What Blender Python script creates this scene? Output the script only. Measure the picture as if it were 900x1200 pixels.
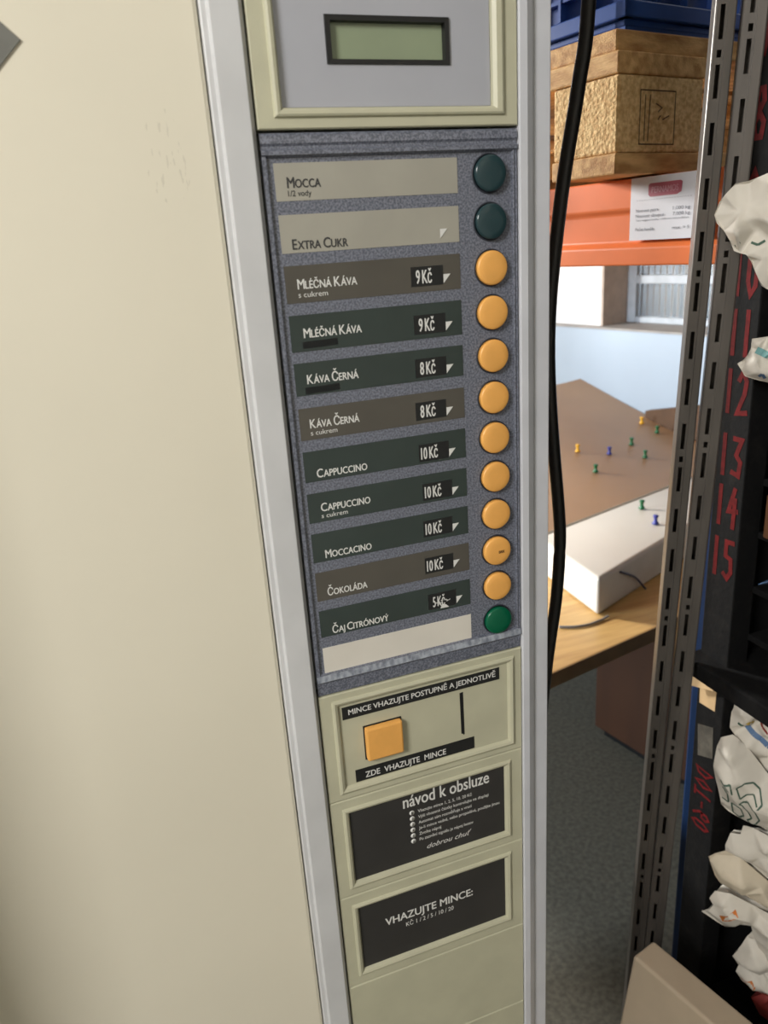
import bpy, bmesh, math, random
from mathutils import Vector, Matrix
from mathutils.bvhtree import BVHTree
from mathutils.geometry import delaunay_2d_cdt

for o in list(bpy.data.objects):
    bpy.data.objects.remove(o, do_unlink=True)
SC = bpy.context.scene
COL = SC.collection
random.seed(7)

# ------------------------------------------------------------------ camera
YAW, PITCH, ROLL = .3304, .3332, -.0683
f = Vector((math.sin(YAW)*math.cos(PITCH), math.cos(YAW)*math.cos(PITCH), -math.sin(PITCH)))
r0 = Vector((math.cos(YAW), -math.sin(YAW), 0)); u0 = r0.cross(f)
rr = math.cos(ROLL)*r0 + math.sin(ROLL)*u0
uu = -math.sin(ROLL)*r0 + math.cos(ROLL)*u0
cam = bpy.data.cameras.new('camera')
camo = bpy.data.objects.new('camera', cam); COL.objects.link(camo)
M = Matrix((rr, uu, -f)).transposed().to_4x4(); M.translation = Vector((-.1126, -.5192, 1.45))
camo.matrix_world = M
cam.sensor_fit = 'HORIZONTAL'; cam.sensor_width = 36; cam.lens = 906.5*36/900
cam.clip_start = .01
cam.dof.use_dof = True; cam.dof.focus_distance = .66; cam.dof.aperture_fstop = 12
SC.camera = camo

# ------------------------------------------------------------------ world, lights, exposure
W = bpy.data.worlds.new('world'); SC.world = W; W.use_nodes = True
bg = W.node_tree.nodes['Background']
bg.inputs[0].default_value = (.62, .74, .9, 1); bg.inputs[1].default_value = 1.2

AX = Vector((-.2079, .9781, 0)); BX = Vector((.9781, .2079, 0))   # room axes: along the side wall, and towards it
def R(a, b, z): return AX*a + BX*b + Vector((0, 0, z))

def area(name, loc, target, sx, sy, power, col):
    l = bpy.data.lights.new(name, 'AREA'); l.shape = 'RECTANGLE'; l.size = sx; l.size_y = sy
    l.energy = power; l.color = col
    o = bpy.data.objects.new(name, l); COL.objects.link(o)
    o.location = loc; o.rotation_euler = (Vector(target)-Vector(loc)).to_track_quat('-Z', 'Y').to_euler()
    return o
area('ceiling_light_front', (-1.35, -1.05, 2.22), (-.1, 0, 1.2), .5, .5, 34, (1, .975, .94))
area('rear_opening_light', R(2.42, -.22, 1.95), (.6, .7, 1.25), .36, .36, 112, (1, .985, .95))
area('daylight_side_opening', (-1.95, 1.02, 1.35), (.9, .95, .2), .7, .8, 85, (.78, .89, 1))

SC.view_settings.view_transform = 'Standard'; SC.view_settings.look = 'None'
SC.view_settings.exposure = 0; SC.view_settings.gamma = 1
SC.view_settings.use_curve_mapping = False

# ------------------------------------------------------------------ materials
def lin(c): 
    c /= 255.
    return c/12.92 if c <= .04045 else ((c+.055)/1.055)**2.4
def rgb(t): return (lin(t[0]), lin(t[1]), lin(t[2]), 1)
MATS = {}
def mat(name, col, rough=.5, metal=0, var=.06, scale=30, bump=0, bscale=200, coat=0, spec=.5, col2=None, stretch=None, detail=4, lo=.35, hi=.65):
    if name in MATS: return MATS[name]
    m = bpy.data.materials.new(name); m.use_nodes = True; MATS[name] = m
    nt = m.node_tree; N = nt.nodes; L = nt.links; b = N['Principled BSDF']
    b.inputs['Roughness'].default_value = rough; b.inputs['Metallic'].default_value = metal
    b.inputs['Specular IOR Level'].default_value = spec
    if coat: b.inputs['Coat Weight'].default_value = coat; b.inputs['Coat Roughness'].default_value = .06
    tc = N.new('ShaderNodeTexCoord'); mp = N.new('ShaderNodeMapping'); L.new(tc.outputs['Object'], mp.inputs[0])
    if stretch: mp.inputs['Scale'].default_value = stretch
    nz = N.new('ShaderNodeTexNoise'); nz.inputs['Scale'].default_value = scale; nz.inputs['Detail'].default_value = detail
    L.new(mp.outputs[0], nz.inputs['Vector'])
    rp = N.new('ShaderNodeValToRGB'); L.new(nz.outputs[0], rp.inputs[0])
    c1 = rgb(col); c2 = rgb(col2) if col2 else tuple(x*(1-var*2) for x in c1[:3])+(1,)
    if not col2: c1 = tuple(min(1, x*(1+var)) for x in c1[:3])+(1,)
    rp.color_ramp.elements[0].position = lo; rp.color_ramp.elements[1].position = hi
    rp.color_ramp.elements[0].color = c2; rp.color_ramp.elements[1].color = c1
    L.new(rp.outputs[0], b.inputs['Base Color'])
    if bump:
        n2 = N.new('ShaderNodeTexNoise'); n2.inputs['Scale'].default_value = bscale; L.new(mp.outputs[0], n2.inputs['Vector'])
        bp = N.new('ShaderNodeBump'); bp.inputs['Strength'].default_value = bump; bp.inputs['Distance'].default_value = .002
        L.new(n2.outputs[0], bp.inputs['Height']); L.new(bp.outputs[0], b.inputs['Normal'])
    return m

def door_material():
    m = mat('cream_enamel', (226, 220, 201), .16, var=.015, scale=4)
    nt = m.node_tree; N = nt.nodes; L = nt.links; b = N['Principled BSDF']
    src = b.inputs['Base Color'].links[0].from_socket
    tc = N.new('ShaderNodeTexCoord')
    sub = N.new('ShaderNodeVectorMath'); sub.operation = 'SUBTRACT'; sub.inputs[1].default_value = (-.056, 0, 1.507)
    L.new(tc.outputs['Object'], sub.inputs[0])
    mul = N.new('ShaderNodeVectorMath'); mul.operation = 'MULTIPLY'; mul.inputs[1].default_value = (75, 0, 38); L.new(sub.outputs[0], mul.inputs[0])
    ln = N.new('ShaderNodeVectorMath'); ln.operation = 'LENGTH'; L.new(mul.outputs[0], ln.inputs[0])
    inr = N.new('ShaderNodeMath'); inr.operation = 'LESS_THAN'; inr.inputs[1].default_value = 1; L.new(ln.outputs['Value'], inr.inputs[0])
    nz = N.new('ShaderNodeTexNoise'); nz.inputs['Scale'].default_value = 260
    mp = N.new('ShaderNodeMapping'); mp.inputs['Rotation'].default_value = (0, .35, 0); mp.inputs['Scale'].default_value = (1.6, 1, .35)
    L.new(tc.outputs['Object'], mp.inputs[0]); L.new(mp.outputs[0], nz.inputs['Vector'])
    gt = N.new('ShaderNodeMath'); gt.operation = 'GREATER_THAN'; gt.inputs[1].default_value = .63; L.new(nz.outputs[0], gt.inputs[0])
    an = N.new('ShaderNodeMath'); an.operation = 'MULTIPLY'; L.new(inr.outputs[0], an.inputs[0]); L.new(gt.outputs[0], an.inputs[1])
    sc = N.new('ShaderNodeMath'); sc.operation = 'MULTIPLY'; sc.inputs[1].default_value = .16; L.new(an.outputs[0], sc.inputs[0])
    mx = N.new('ShaderNodeMix'); mx.data_type = 'RGBA'; L.new(sc.outputs[0], mx.inputs['Factor'])
    L.new(src, mx.inputs['A']); mx.inputs['B'].default_value = rgb((120, 112, 100)); L.new(mx.outputs['Result'], b.inputs['Base Color'])
    return m

M_door = door_material()
M_trim = mat('lavender_grey_trim', (204, 205, 206), .32, var=.03, scale=20)
M_trim2 = mat('bright_edge_trim', (208, 210, 216), .3, var=.03, scale=20)
M_beige = mat('beige_plastic', (190, 188, 163), .42, var=.03, scale=25, bump=.05, bscale=900)
M_cab = mat('cabinet_grey', (170, 170, 165), .5)
M_disp = mat('display_window_grey', (168, 170, 178), .15, var=.02, scale=12, coat=.4)
M_black = mat('black_plastic', (26, 27, 28), .35)
M_lcd = mat('lcd_green', (140, 152, 124), .22, var=.03, scale=15)
M_menu = mat('speckled_slate', (124, 128, 141), .28, scale=700, col2=(84, 88, 100), coat=.5, detail=2, lo=.38, hi=.62)
M_rail = mat('worn_slate_rail', (168, 174, 184), .3, scale=260, col2=(112, 118, 130), stretch=(1, 1, .6), coat=.3)
M_lab_pale = mat('pale_label', (165, 162, 150), .32, var=.03, scale=20, coat=.5)
M_lab_white = mat('blank_label', (222, 217, 206), .35, var=.03, scale=20, coat=.4)
M_lab_brown = mat('brown_label', (82, 78, 70), .25, var=.05, scale=20, coat=.5)
M_lab_green = mat('dark_green_label', (46, 58, 54), .25, var=.05, scale=20, coat=.5)
M_tag = mat('black_tag', (32, 33, 33), .4)
M_white = mat('white_print', (222, 222, 218), .5, var=.01)
M_print_dark = mat('dark_print', (62, 62, 62), .5, var=.01)
M_marker = mat('marker_black', (14, 18, 20), .35, var=.02)
M_btn_o = mat('orange_button', (240, 176, 92), .36, var=.03, scale=60)
M_btn_t = mat('teal_button', (40, 62, 66), .18, var=.04, scale=30)
M_btn_g = mat('green_button', (0, 92, 62), .28, var=.06, scale=30)
M_well = mat('button_well', (52, 55, 64), .5)
M_plate = mat('charcoal_plate', (54, 53, 52), .4, var=.05, scale=30)
M_seam = mat('seam_dark', (50, 48, 42), .8)
M_chip = mat('chipped_paint', (122, 122, 122), .7, var=.15, scale=300)
M_badge = mat('grey_badge', (116, 116, 110), .4)
M_wood = mat('pallet_pine', (232, 190, 130), .75, scale=14, col2=(190, 142, 86), stretch=(6, 1, 6), bump=.3, bscale=90)
M_woodb = mat('pallet_pine_crosswise', (228, 184, 124), .75, scale=14, col2=(176, 128, 74), stretch=(1, 6, 6), bump=.3, bscale=90)
M_chipb = mat('pressed_chip_block', (246, 212, 154), .85, scale=200, col2=(208, 166, 110), bump=.9, bscale=220)
M_stamp = mat('burnt_stamp', (84, 56, 34), .8)
M_blue = mat('blue_crate_plastic', (46, 80, 150), .3, var=.05)
M_orange = mat('orange_beam_paint', (240, 128, 72), .35, var=.04, scale=12)
M_bluepost = mat('blue_post_paint', (9, 50, 98), .6)
M_paper = mat('white_sticker', (226, 228, 236), .5, var=.015)
M_logo = mat('faded_red_logo', (176, 90, 108), .5)
M_ink = mat('grey_ink', (96, 98, 112), .6)
M_steel = mat('dull_grey_steel', (94, 89, 84), .38, metal=.35, var=.1, scale=50, stretch=(1, 1, .2))
M_bsh = mat('black_painted_wood', (17, 17, 18), .75, spec=.3, scale=30, col2=(10, 10, 11), bump=.3, bscale=120)
M_bsh_edge = mat('scuffed_black_edge', (23, 22, 21), .85, spec=.2, scale=60, col2=(12, 12, 13), bump=.3, bscale=150, lo=.5, hi=.72)
M_red = mat('red_paint_marker', (96, 15, 17), .8, spec=.2, var=.15, scale=120)
M_tape = mat('masking_tape', (198, 168, 126), .6, var=.06)
M_gstick = mat('dirty_grey_sticker', (84, 80, 72), .6, var=.2, scale=80)
M_bag = mat('white_bag_paper', (214, 208, 196), .6, var=.03, scale=30, bump=.35, bscale=45)
M_bag2 = mat('cream_bag_paper', (212, 200, 178), .6, var=.03, scale=30, bump=.25, bscale=40)
M_bagr = mat('red_bag_paper', (176, 70, 66), .6, var=.08, scale=30)
M_bgreen = mat('green_print_line', (70, 96, 82), .6)
M_yel = mat('yellow_print', (196, 166, 60), .6)
M_bird = mat('blue_print', (82, 112, 150), .6)
M_dred = mat('red_brown_print', (132, 50, 40), .6)
M_orp = mat('orange_print', (206, 120, 50), .6, var=.15, scale=60)
M_teal = mat('teal_print', (110, 160, 160), .6)
M_board = mat('cream_board', (176, 160, 138), .5, var=.02)
M_wall = mat('white_wall_paint', (222, 222, 222), .8, var=.03, scale=3, bump=.1, bscale=60)
M_dado = mat('pale_blue_dado', (164, 178, 192), .8, var=.03, scale=3, bump=.1, bscale=60)
M_wallg = mat('room_wall_paint', (196, 190, 178), .85, var=.04, scale=3)
M_sill = mat('grey_sill', (150, 146, 142), .7)
M_jamb = mat('shaded_jamb', (186, 170, 156), .8)  # recess shade put into the jamb colour
M_frame = mat('white_window_frame', (170, 177, 184), .5)
M_floor = mat('concrete_floor', (100, 96, 84), .85, scale=90, col2=(78, 75, 66), bump=.3, bscale=80)
M_ceil = mat('ceiling_paint', (214, 210, 200), .9)
M_table = mat('birch_tabletop', (206, 168, 106), .4, scale=8, col2=(186, 146, 88), stretch=(1, 8, 1))
M_tedge = mat('tabletop_edge', (128, 100, 64), .6)
M_ped = mat('brown_cabinet_wood', (70, 40, 19), .6, scale=8, col2=(58, 32, 15), stretch=(1, 1, .15))
M_foamw = mat('white_foam', (204, 198, 188), .6, var=.02, bump=.1, bscale=120)
M_foamt = mat('pale_foam_cover', (200, 194, 182), .33, var=.03, scale=4)
M_tan = mat('tan_foam_cover', (160, 128, 97), .42, var=.04, scale=4)
M_brownboard = mat('brown_fibreboard', (88, 62, 40), .7)
M_cable = mat('black_rubber', (26, 25, 24), .42, var=.1)
M_wire = mat('grey_wire', (126, 122, 120), .5)
M_wired = mat('dark_blue_wire', (62, 66, 92), .5)
M_pinY = mat('yellow_pin', (236, 176, 40), .35); M_pinG = mat('green_pin', (20, 98, 54), .35); M_pinB = mat('blue_pin', (58, 62, 140), .35)
M_pinm = mat('pin_steel', (170, 170, 170), .3, metal=1)
M_carton = mat('brown_carton', (112, 76, 50), .7)
M_lgreen = mat('pale_green_paper', (176, 206, 176), .6)

def glass_mat():
    m = bpy.data.materials.new('ribbed_glass'); m.use_nodes = True
    b = m.node_tree.nodes['Principled BSDF']
    b.inputs['Base Color'].default_value = (.36, .41, .45, 1); b.inputs['Roughness'].default_value = .22
    b.inputs['Transmission Weight'].default_value = .85; b.inputs['IOR'].default_value = 1.45
    return m
M_glass = glass_mat()

# ------------------------------------------------------------------ mesh builder
class MB:
    def __init__(s, *mats): s.bm = bmesh.new(); s.mats = list(mats)
    def faces(s, vs, fs, m=0, smooth=False):
        v = [s.bm.verts.new(Vector(p)) for p in vs]
        for q in fs:
            try:
                fc = s.bm.faces.new([v[i] for i in q]); fc.material_index = m; fc.smooth = smooth
            except ValueError: pass
    def hexa(s, P, bevel=0, m=0, seg=2):
        """eight corners, bottom four counter-clockwise then top four"""
        t = bmesh.new(); v = [t.verts.new(Vector(p)) for p in P]
        for q in ((3,2,1,0),(4,5,6,7),(0,1,5,4),(1,2,6,5),(2,3,7,6),(3,0,4,7)): t.faces.new([v[i] for i in q])
        bmesh.ops.recalc_face_normals(t, faces=t.faces)
        if bevel: bmesh.ops.bevel(t, geom=t.edges[:], offset=bevel, segments=seg, affect='EDGES', profile=.5)
        t.verts.index_update()
        s.faces([x.co for x in t.verts], [[x.index for x in q.verts] for q in t.faces], m)
        t.free()
    def box(s, x0, x1, y0, y1, z0, z1, bevel=0, m=0):
        s.hexa([(x0,y0,z0),(x1,y0,z0),(x1,y1,z0),(x0,y1,z0),(x0,y0,z1),(x1,y0,z1),(x1,y1,z1),(x0,y1,z1)], bevel, m)
    def rbox(s, a0, a1, b0, b1, z0, z1, bevel=0, m=0):
        s.hexa([R(a0,b0,z0),R(a1,b0,z0),R(a1,b1,z0),R(a0,b1,z0),R(a0,b0,z1),R(a1,b0,z1),R(a1,b1,z1),R(a0,b1,z1)], bevel, m)
    def prism(s, loops, m=0, smooth=False, cap=True):
        """loops: list of equal-length rings of points, joined in order"""
        n = len(loops[0]); vs = [p for l in loops for p in l]; fs = []
        for k in range(len(loops)-1):
            for i in range(n):
                j = (i+1) % n; fs.append((k*n+i, k*n+j, (k+1)*n+j, (k+1)*n+i))
        if cap: fs.append(tuple(range(n-1, -1, -1))); fs.append(tuple(range((len(loops)-1)*n, len(loops)*n)))
        s.faces(vs, fs, m, smooth)
    def rings(s, L, m=0, fill=True):
        """nested rectangles (x0,x1,z0,z1,y) facing -Y"""
        vs = []; fs = []
        for (x0,x1,z0,z1,y) in L: vs += [(x0,y,z0),(x1,y,z0),(x1,y,z1),(x0,y,z1)]
        for k in range(len(L)-1):
            for i in range(4):
                j = (i+1) % 4; fs.append((k*4+i, k*4+j, k*4+4+j, k*4+4+i))
        if fill: k = (len(L)-1)*4; fs.append((k, k+1, k+2, k+3))
        s.faces(vs, fs, m)
    def tube(s, pts, r, n=10, m=0):
        pts = [Vector(p) for p in pts]; loops = []; up = Vector((.3, .2, 1)).normalized()
        for i, p in enumerate(pts):
            d = (pts[min(i+1, len(pts)-1)]-pts[max(i-1, 0)]).normalized()
            x = d.cross(up if abs(d.dot(up)) < .95 else Vector((1, 0, 0))).normalized(); y = d.cross(x)
            loops.append([p+r*(math.cos(2*math.pi*k/n)*x+math.sin(2*math.pi*k/n)*y) for k in range(n)])
        s.prism(loops, m, True)
    def lathe(s, c, axis, prof, n=32, m=0):
        c = Vector(c); axis = Vector(axis).normalized()
        x = axis.orthogonal().normalized(); y = axis.cross(x)
        s.prism([[c+axis*h+r*(math.cos(2*math.pi*k/n)*x+math.sin(2*math.pi*k/n)*y) for k in range(n)] for r, h in prof], m, True)
    def ribbon(s, pts, w, xf, m=0):
        """flat hand-drawn stroke with mitred corners: 2D points mapped by xf"""
        P = [Vector(p).to_2d() for p in pts]; closed = (P[0]-P[-1]).length < 1e-6
        if closed: P = P[:-1]
        n = len(P); Lf = []; Rt = []
        for i in range(n):
            a = P[i-1] if (i or closed) else None; b = P[(i+1) % n] if (i < n-1 or closed) else None
            d0 = (P[i]-a).normalized() if a is not None else None; d1 = (b-P[i]).normalized() if b is not None else None
            d = ((d0 or d1)+(d1 or d0)); d = d.normalized() if d.length > 1e-3 else (d0 or d1)
            nn = Vector((-d.y, d.x)); ref = d0 or d1
            k = w/2/max(.55, abs(nn.dot(Vector((-ref.y, ref.x))))); e = Vector((0, 0))
            if not closed and i == 0: e = -d*w*.35
            if not closed and i == n-1: e = d*w*.35
            Lf.append(xf(P[i]+nn*k+e)); Rt.append(xf(P[i]-nn*k+e))
        N = n if closed else n-1
        s.faces(Lf+Rt, [(i, (i+1) % n, n+(i+1) % n, n+i) for i in range(N)], m)
    def build(s, name, parent=None, smooth_angle=None, normals=True):
        if normals: bmesh.ops.recalc_face_normals(s.bm, faces=s.bm.faces)
        me = bpy.data.meshes.new(name); s.bm.to_mesh(me); s.bm.free()
        for m in s.mats: me.materials.append(m)
        o = bpy.data.objects.new(name, me); COL.objects.link(o)
        if parent:
            o.parent = parent; w = Vector(parent.get('base', (0,0,0)))
            if parent.type == 'EMPTY': o.location = -w
        return o

def tag(o, label=None, cat=None, group=None, kind=None):
    if label: o['label'] = label
    if cat: o['category'] = cat
    if group: o['group'] = group
    if kind: o['kind'] = kind
    return o
def thing(name, loc, label, cat, group=None):
    o = bpy.data.objects.new(name, None); COL.objects.link(o); o.location = loc; o['base'] = list(loc)
    o.empty_display_size = .05
    return tag(o, label, cat, group)
def recentre(o, loc):
    """put a one-mesh thing's origin at its base"""
    loc = Vector(loc)
    for v in o.data.vertices: v.co -= loc
    o.location = loc; return o

# ------------------------------------------------------------------ lettering
def text2d(s, bold=0., shear=0.):
    c = bpy.data.curves.new('t', 'FONT'); c.body = s; c.size = 1; c.resolution_u = 3; c.offset = bold; c.shear = shear
    o = bpy.data.objects.new('t', c); COL.objects.link(o)
    bpy.context.view_layer.update()
    me = bpy.data.meshes.new_from_object(o.evaluated_get(bpy.context.evaluated_depsgraph_get()))
    vs = [v.co.copy() for v in me.vertices]; fs = [tuple(p.vertices) for p in me.polygons]
    bpy.data.objects.remove(o, do_unlink=True); bpy.data.curves.remove(c); bpy.data.meshes.remove(me)
    return vs, fs
CAP = None
def layout(runs, bold):
    """runs: [(string, scale)], set one after the other on a baseline; unit = cap height"""
    global CAP
    if CAP is None:
        v, _ = text2d('H'); CAP = max(p.y for p in v)-min(p.y for p in v)
    V = []; F = []; x = 0
    for s, k in runs:
        if s == ' ': x += .3*k; continue
        v, fc = text2d(s, 0); mn = min(p.x for p in v); mx = max(p.x for p in v)
        n = len(V); V += [((p.x-mn)*k/CAP+x, p.y*k/CAP) for p in v]; F += [tuple(i+n for i in q) for q in fc]
        x += (mx-mn)*k/CAP+.11*k
    return V, F, max(p[0] for p in V)
def caps(s):
    out = []
    for i, w in enumerate(s.split(' ')):
        if i: out.append((' ', 1))
        out.append((w[0], 1)); out.append((w[1:].upper(), .8))
    return out
def put_text(mb, runs, x0, x1, z, cap, y, m=0, bold=.02, z1=None, slant=0, xf=None):
    if isinstance(runs, str): runs = [(runs, 1)]
    V, F, w = layout(runs, bold); k = (x1-x0)/w; dz = 0 if z1 is None else (z1-z)/(x1-x0)
    def pos(p):
        X = x0+p[0]*k+slant*p[1]*cap; Z = z+p[1]*cap+(X-x0)*dz
        return xf(X, Z) if xf else (X, y, Z)
    offs = [(0, 0, 0)] if bold <= 0 else [(-bold, 0, 0), (bold, 0, 1), (0, bold*.7, 2), (0, -bold*.7, 3)]
    for ox, oz, kk in offs:
        Q = []
        for p in V:
            q = Vector(pos((p[0], p[1]))); q0 = Vector(pos((p[0]+ox*cap/k, p[1]+oz)))
            Q.append(q0+Vector((0, -1.2e-5*kk, 0)))
        mb.faces(Q, F, m)

# ================================================================== ROOM
rm = MB(M_floor); rm.rbox(-2.0, 2.6, -2.3, 2.0, -.1, 0); tag(rm.build('floor'), kind='structure')
rm = MB(M_ceil); rm.rbox(-2.0, 2.6, -2.3, 2.0, 3.7, 3.8); tag(rm.build('ceiling'), kind='structure')
rm = MB(M_wall, M_sill, M_jamb, M_dado)
rm.rbox(-1.9, 2.5, 1.75, 2.0, 0, 1.140, m=3)
rm.rbox(1.37, 2.5, 1.78, 2.0, 1.140, 3.7); rm.rbox(-1.9, .35, 1.78, 2.0, 1.140, 3.7); rm.rbox(.35, 1.37, 1.78, 2.0, 1.85, 3.7)
rm.rbox(-1.9, 2.5, 1.745, 1.99, 1.1402, 1.146, m=1)
rm.rbox(1.362, 1.3699, 1.781, 1.93, 1.1462, 1.85, m=2)
tag(rm.build('wall_right'), kind='structure')
for nme, args in (('wall_back', (2.5, 2.6, -2.2, 2.0)), ('wall_front', (-2.0, -1.9, -2.2, 2.0)), ('wall_left', (-1.9, 2.5, -2.3, -2.2))):
    rm = MB(M_wallg); rm.rbox(*args, 0, 3.7)
    if nme == 'wall_left': rm.box(-.62, -.347, -.115, .15, 0, 3.7, .004)   # unseen pier, added to throw a soft shadow on the machine door
    tag(rm.build(nme), kind='structure')
# window: frame bars and two rows of ribbed panes
wn = MB(M_frame)
for z0, z1 in ((1.147, 1.166), (1.272, 1.298), (1.56, 1.585), (1.83, 1.85)): wn.rbox(.352, 1.361, 1.895, 1.925, z0, z1, .002)
for a0, a1 in ((.352, .39), (.80, .83), (1.325, 1.361)): wn.rbox(a0, a1, 1.893, 1.927, 1.147, 1.85, .002)
wfr = tag(wn.build('window_1'), kind='structure')
def ribbed(a0, a1, z0, z1):
    g = MB(M_glass); n = int((a1-a0)/.004); top = []; bot = []
    vs = []; fs = []
    for side, b in ((0, 1.908), (1, 1.913)):
        for i in range(n+1):
            a = a0+(a1-a0)*i/n; d = .0025*math.sin(i*math.pi/3) if side == 0 else 0
            vs += [R(a, b+d, z0), R(a, b+d, z1)]
    k = 2*(n+1)
    for i in range(n):
        fs.append((2*i, 2*i+2, 2*i+3, 2*i+1)); fs.append((k+2*i, k+2*i+1, k+2*i+3, k+2*i+2))
    g.faces(vs, fs, 0, True)
    return g.build('window_pane', wfr)
for z0, z1 in ((1.166, 1.272), (1.298, 1.56), (1.585, 1.83)):
    for a0, a1 in ((.39, .80), (.83, 1.325)): ribbed(a0, a1, z0, z1)

# ================================================================== VENDING MACHINE
vm = thing('vending_machine', (-.055, .28, 0), 'tall cream coffee vending machine with a column of round selection buttons', 'vending machine')
c = MB(M_cab); c.box(-.318, .2095, .012, .612, .06, 1.83, .004); c.build('cabinet', vm)
for x, y in ((-.28, .06), (.17, .06), (-.28, .56), (.17, .56)):
    c = MB(M_black); c.lathe((x, y, 0), (0,0,1), [(.022, 0), (.022, .012), (.012, .016), (.012, .06)], 16); c.build('foot', vm)
c = MB(M_door); c.box(-.316, -.0270, -.001, .012, .08, 1.82, .003); door = tag(c.build('door', vm), 'plain glossy cream door panel')
dm = MB(M_badge)
dc = Vector((-.1635, 0, 1.5672)); hw = .0384; hh = .0378
pts = [(dc.x-hw, dc.z), (dc.x, dc.z-hh), (dc.x+hw, dc.z), (dc.x, dc.z+hh)]
dm.prism([[(x, -.001, z) for x, z in pts], [(x, -.0022, z) for x, z in pts]]); tag(dm.build('badge', door), 'grey diamond badge')
# edge trims: extruded profiles
def trim(prof, m, z0=.08, z1=1.82):
    t = MB(m); t.prism([[(x, y, z0) for x, y in prof], [(x, y, z1) for x, y in prof]]); o = t.build('edge_trim', vm)
    bv = o.modifiers.new('bevel', 'BEVEL'); bv.width = .0007; bv.segments = 2; bv.limit_method = 'ANGLE'
    return o
trim([(-.0266,.012),(-.0266,-.0022),(-.0258,-.0030),(-.0226,-.0030),(-.0216,-.0058),(-.0042,-.0058),(-.0010,-.0012),(-.0008,.012)], M_trim)
tr = trim([(.1806,.012),(.1806,-.0042),(.1868,-.0042),(.1928,-.0012),(.1946,.0016),(.2085,.0022),(.2096,.0040),(.2096,.012)], M_trim2)
for pl in ([(.2018,1.131),(.2028,1.131),(.2034,1.122),(.2046,1.121),(.2048,1.108),(.2040,1.101),(.2050,1.092),(.2046,1.091),(.2034,1.101),(.2016,1.107),(.2012,1.119),(.2022,1.122)],
           [(.1968,1.112),(.1972,1.112),(.1974,1.086),(.1970,1.086)], [(.1968,1.082),(.1974,1.082),(.1972,1.05),(.1969,1.05)]):
    ch = MB(M_chip); ch.faces([(x, .0018+(x-.1946)*.043-.0001, z) for x, z in pl], [tuple(range(len(pl)))]); tag(ch.build('paint_chip', tr), 'scuffed bare patch')

G = .0003   # half joint between the stacked modules
# display module
d = MB(M_beige)
x0, x1, z0, z1 = 0, .18, 1.5205, 1.64
d.rings([(x0,x1,z0,z1,.011),(x0,x1,z0,z1,-.0022),(x0+.0008,x1-.0008,z0+.0008,z1-.0008,-.003),(.0108,.1695,1.5268,1.634,-.003),(.0116,.1687,1.5276,1.6332,-.0048),
         (.0130,.1672,1.5288,1.632,-.0054),(.0150,.1636,1.5306,1.630,-.0050),(.0166,.1614,1.5324,1.628,-.0030),(.0172,.1606,1.5330,1.6276,.0034)], fill=False)
disp = d.build('display_bezel', vm)
d = MB(M_disp); d.rings([(.0172,.1606,1.5330,1.6276,-.0004),(.0486,.1311,1.5572,1.5834,-.0004)], fill=False); tag(d.build('display_window', disp), 'grey display window')
d = MB(M_black); d.rings([(.0482,.1315,1.5568,1.5838,-.0004),(.0484,.1313,1.5570,1.5836,-.0016),(.0517,.1283,1.5596,1.5806,-.0014),(.0521,.1279,1.5600,1.5802,.0030)], fill=False)
tag(d.build('screen_frame', disp), 'black screen frame')
d = MB(M_lcd); d.rings([(.0518,.1282,1.5597,1.5805,.0029),(.0520,.1280,1.5599,1.5803,.0028)]); tag(d.build('screen', disp), 'greenish blank screen')

# menu panel
p = MB(M_menu, M_rail)
prof = [(1.5188,.010),(1.5188,-.0008),(1.5170,-.0022),(1.5128,-.0026),(1.5112,-.0014),(1.5098,-.0014),(1.5086,-.0034),(1.5062,-.0034),(1.5046,0),
        (1.1372,0),(1.1362,-.0026),(1.1310,-.0034),(1.1292,-.0012),(1.1182,-.0006),(1.1182,.010)]
vs = [(x, y, z) for x in (.0004, .1796) for z, y in prof]; n = len(prof)
p.faces(vs, [(i, i+1, n+i+1, n+i) for i in range(n-1) if i != 10])
p.faces(vs, [(i, i+1, n+i+1, n+i) for i in range(10, 11)], 1)
for x0, x1 in ((.0006, .0036), (.1762, .1776), (.1782, .1796)): p.box(x0, x1, -.0022, .001, 1.1300, 1.5060, .0005)
menu = tag(p.build('menu_panel', vm), 'speckled slate grey menu panel')

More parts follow.
